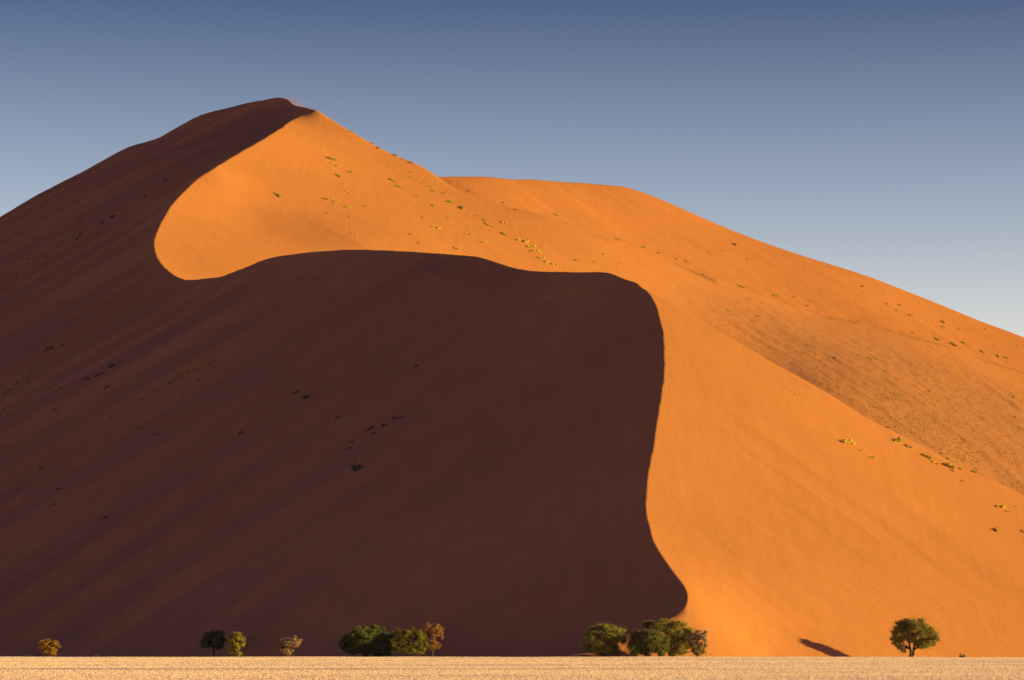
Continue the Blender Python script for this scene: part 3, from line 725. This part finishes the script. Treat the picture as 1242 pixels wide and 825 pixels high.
# wisp of sand the wind lifts off the summit
V = []; nseg, nring = 16, 8
bm_v, bm_f = [], []
for i in range(nring + 1):
    th = math.pi * i / nring
    for k_ in range(nseg):
        ph = 2 * math.pi * k_ / nseg
        bm_v.append((math.sin(th) * math.cos(ph), math.sin(th) * math.sin(ph), math.cos(th)))
for i in range(nring):
    for k_ in range(nseg):
        bm_f.append((i * nseg + k_, (i + 1) * nseg + k_, (i + 1) * nseg + (k_ + 1) % nseg, i * nseg + (k_ + 1) % nseg))
me = bpy.data.meshes.new('blown_sand'); me.from_pydata(bm_v, [], bm_f)
import bmesh
bm_ = bmesh.new(); bm_.from_mesh(me); bmesh.ops.remove_doubles(bm_, verts=bm_.verts, dist=1e-4); bmesh.ops.recalc_face_normals(bm_, faces=bm_.faces); bm_.to_mesh(me); bm_.free()
o = bpy.data.objects.new('blown_sand', me); COL.objects.link(o)
o.location = PT(361, 124.5, 1312); o.scale = (5.2, 6, 1.9); o.rotation_euler = (0, math.radians(33), 0)
m = bpy.data.materials.new('airborne_sand'); m.use_nodes = True; nt = m.node_tree; nt.nodes.remove(nt.nodes['Principled BSDF'])
pv = N(nt, 'ShaderNodeVolumePrincipled'); pv.inputs['Color'].default_value = (0.95, 0.42, 0.10, 1); pv.inputs['Anisotropy'].default_value = 0.2
tc = N(nt, 'ShaderNodeTexCoord'); ln = N(nt, 'ShaderNodeVectorMath', operation='LENGTH'); nt.links.new(tc.outputs['Object'], ln.inputs[0])
mr = N(nt, 'ShaderNodeMapRange'); nt.links.new(ln.outputs['Value'], mr.inputs[0])
mr.inputs[1].default_value = 0.0; mr.inputs[2].default_value = 1.0; mr.inputs[3].default_value = 0.08; mr.inputs[4].default_value = 0.0
nt.links.new(mr.outputs[0], pv.inputs['Density']); nt.links.new(pv.outputs[0], nt.nodes['Material Output'].inputs['Volume'])
me.materials.append(m)
tag(o, 'faint orange wisp of sand blowing off the summit', 'sand', kind='stuff')

# ------------------------------------------------------------------ light
s_dir = Vector((math.cos(SUN_EL) * math.sin(SUN_A), -math.cos(SUN_EL) * math.cos(SUN_A), math.sin(SUN_EL)))
L = bpy.data.lights.new('sun', 'SUN'); L.energy = 5.0; L.angle = math.radians(0.5); L.color = (1.0, 0.90, 0.26)
so = bpy.data.objects.new('sun', L); COL.objects.link(so); so.rotation_euler = s_dir.to_track_quat('Z', 'Y').to_euler(); so.location = (200, 0, 300)
w = bpy.data.worlds.new('World'); sc.world = w; w.use_nodes = True
nt = w.node_tree; bg = nt.nodes['Background']
sky = N(nt, 'ShaderNodeTexSky', sky_type='NISHITA'); sky.sun_disc = False
sky.sun_elevation = SUN_EL; sky.sun_rotation = math.atan2(s_dir.x, s_dir.y)
sky.altitude = 800; sky.air_density = 1.0; sky.dust_density = 0.6; sky.ozone_density = 1.5
tc = N(nt, 'ShaderNodeTexCoord'); sx = N(nt, 'ShaderNodeSeparateXYZ'); nt.links.new(tc.outputs['Generated'], sx.inputs[0])
rp = ramp(nt, sx.outputs['Z'], [(0.0, (2.0, 1.46, 1.30)), (0.10, (1.82, 1.30, 1.18)), (0.15, (1.10, 0.88, 0.91)), (0.22, (0.31, 0.31, 0.45)), (0.38, (0.14, 0.23, 0.95)), (1.0, (0.14, 0.23, 0.95))])
nt.links.new(mix(nt, 1.0, sky.outputs[0], rp, 'MULTIPLY'), bg.inputs[0]); bg.inputs[1].default_value = 0.11

# ------------------------------------------------------------------ camera
cam = bpy.data.cameras.new('camera'); co = bpy.data.objects.new('camera', cam); COL.objects.link(co)
co.location = (0, 0, CH); co.rotation_euler = (math.pi / 2, 0, 0)
cam.sensor_fit = 'HORIZONTAL'; cam.sensor_width = 36.0; cam.lens = F / 1242.0 * 36.0
cam.shift_y = (H0 - 412.5) / 1242.0
cam.clip_start = 1.0; cam.clip_end = 40000.0
sc.camera = co
sc.view_settings.view_transform = 'Standard'; sc.view_settings.look = 'None'
sc.view_settings.exposure = 0.45; sc.view_settings.gamma = 1.0
sc.render.film_transparent = False
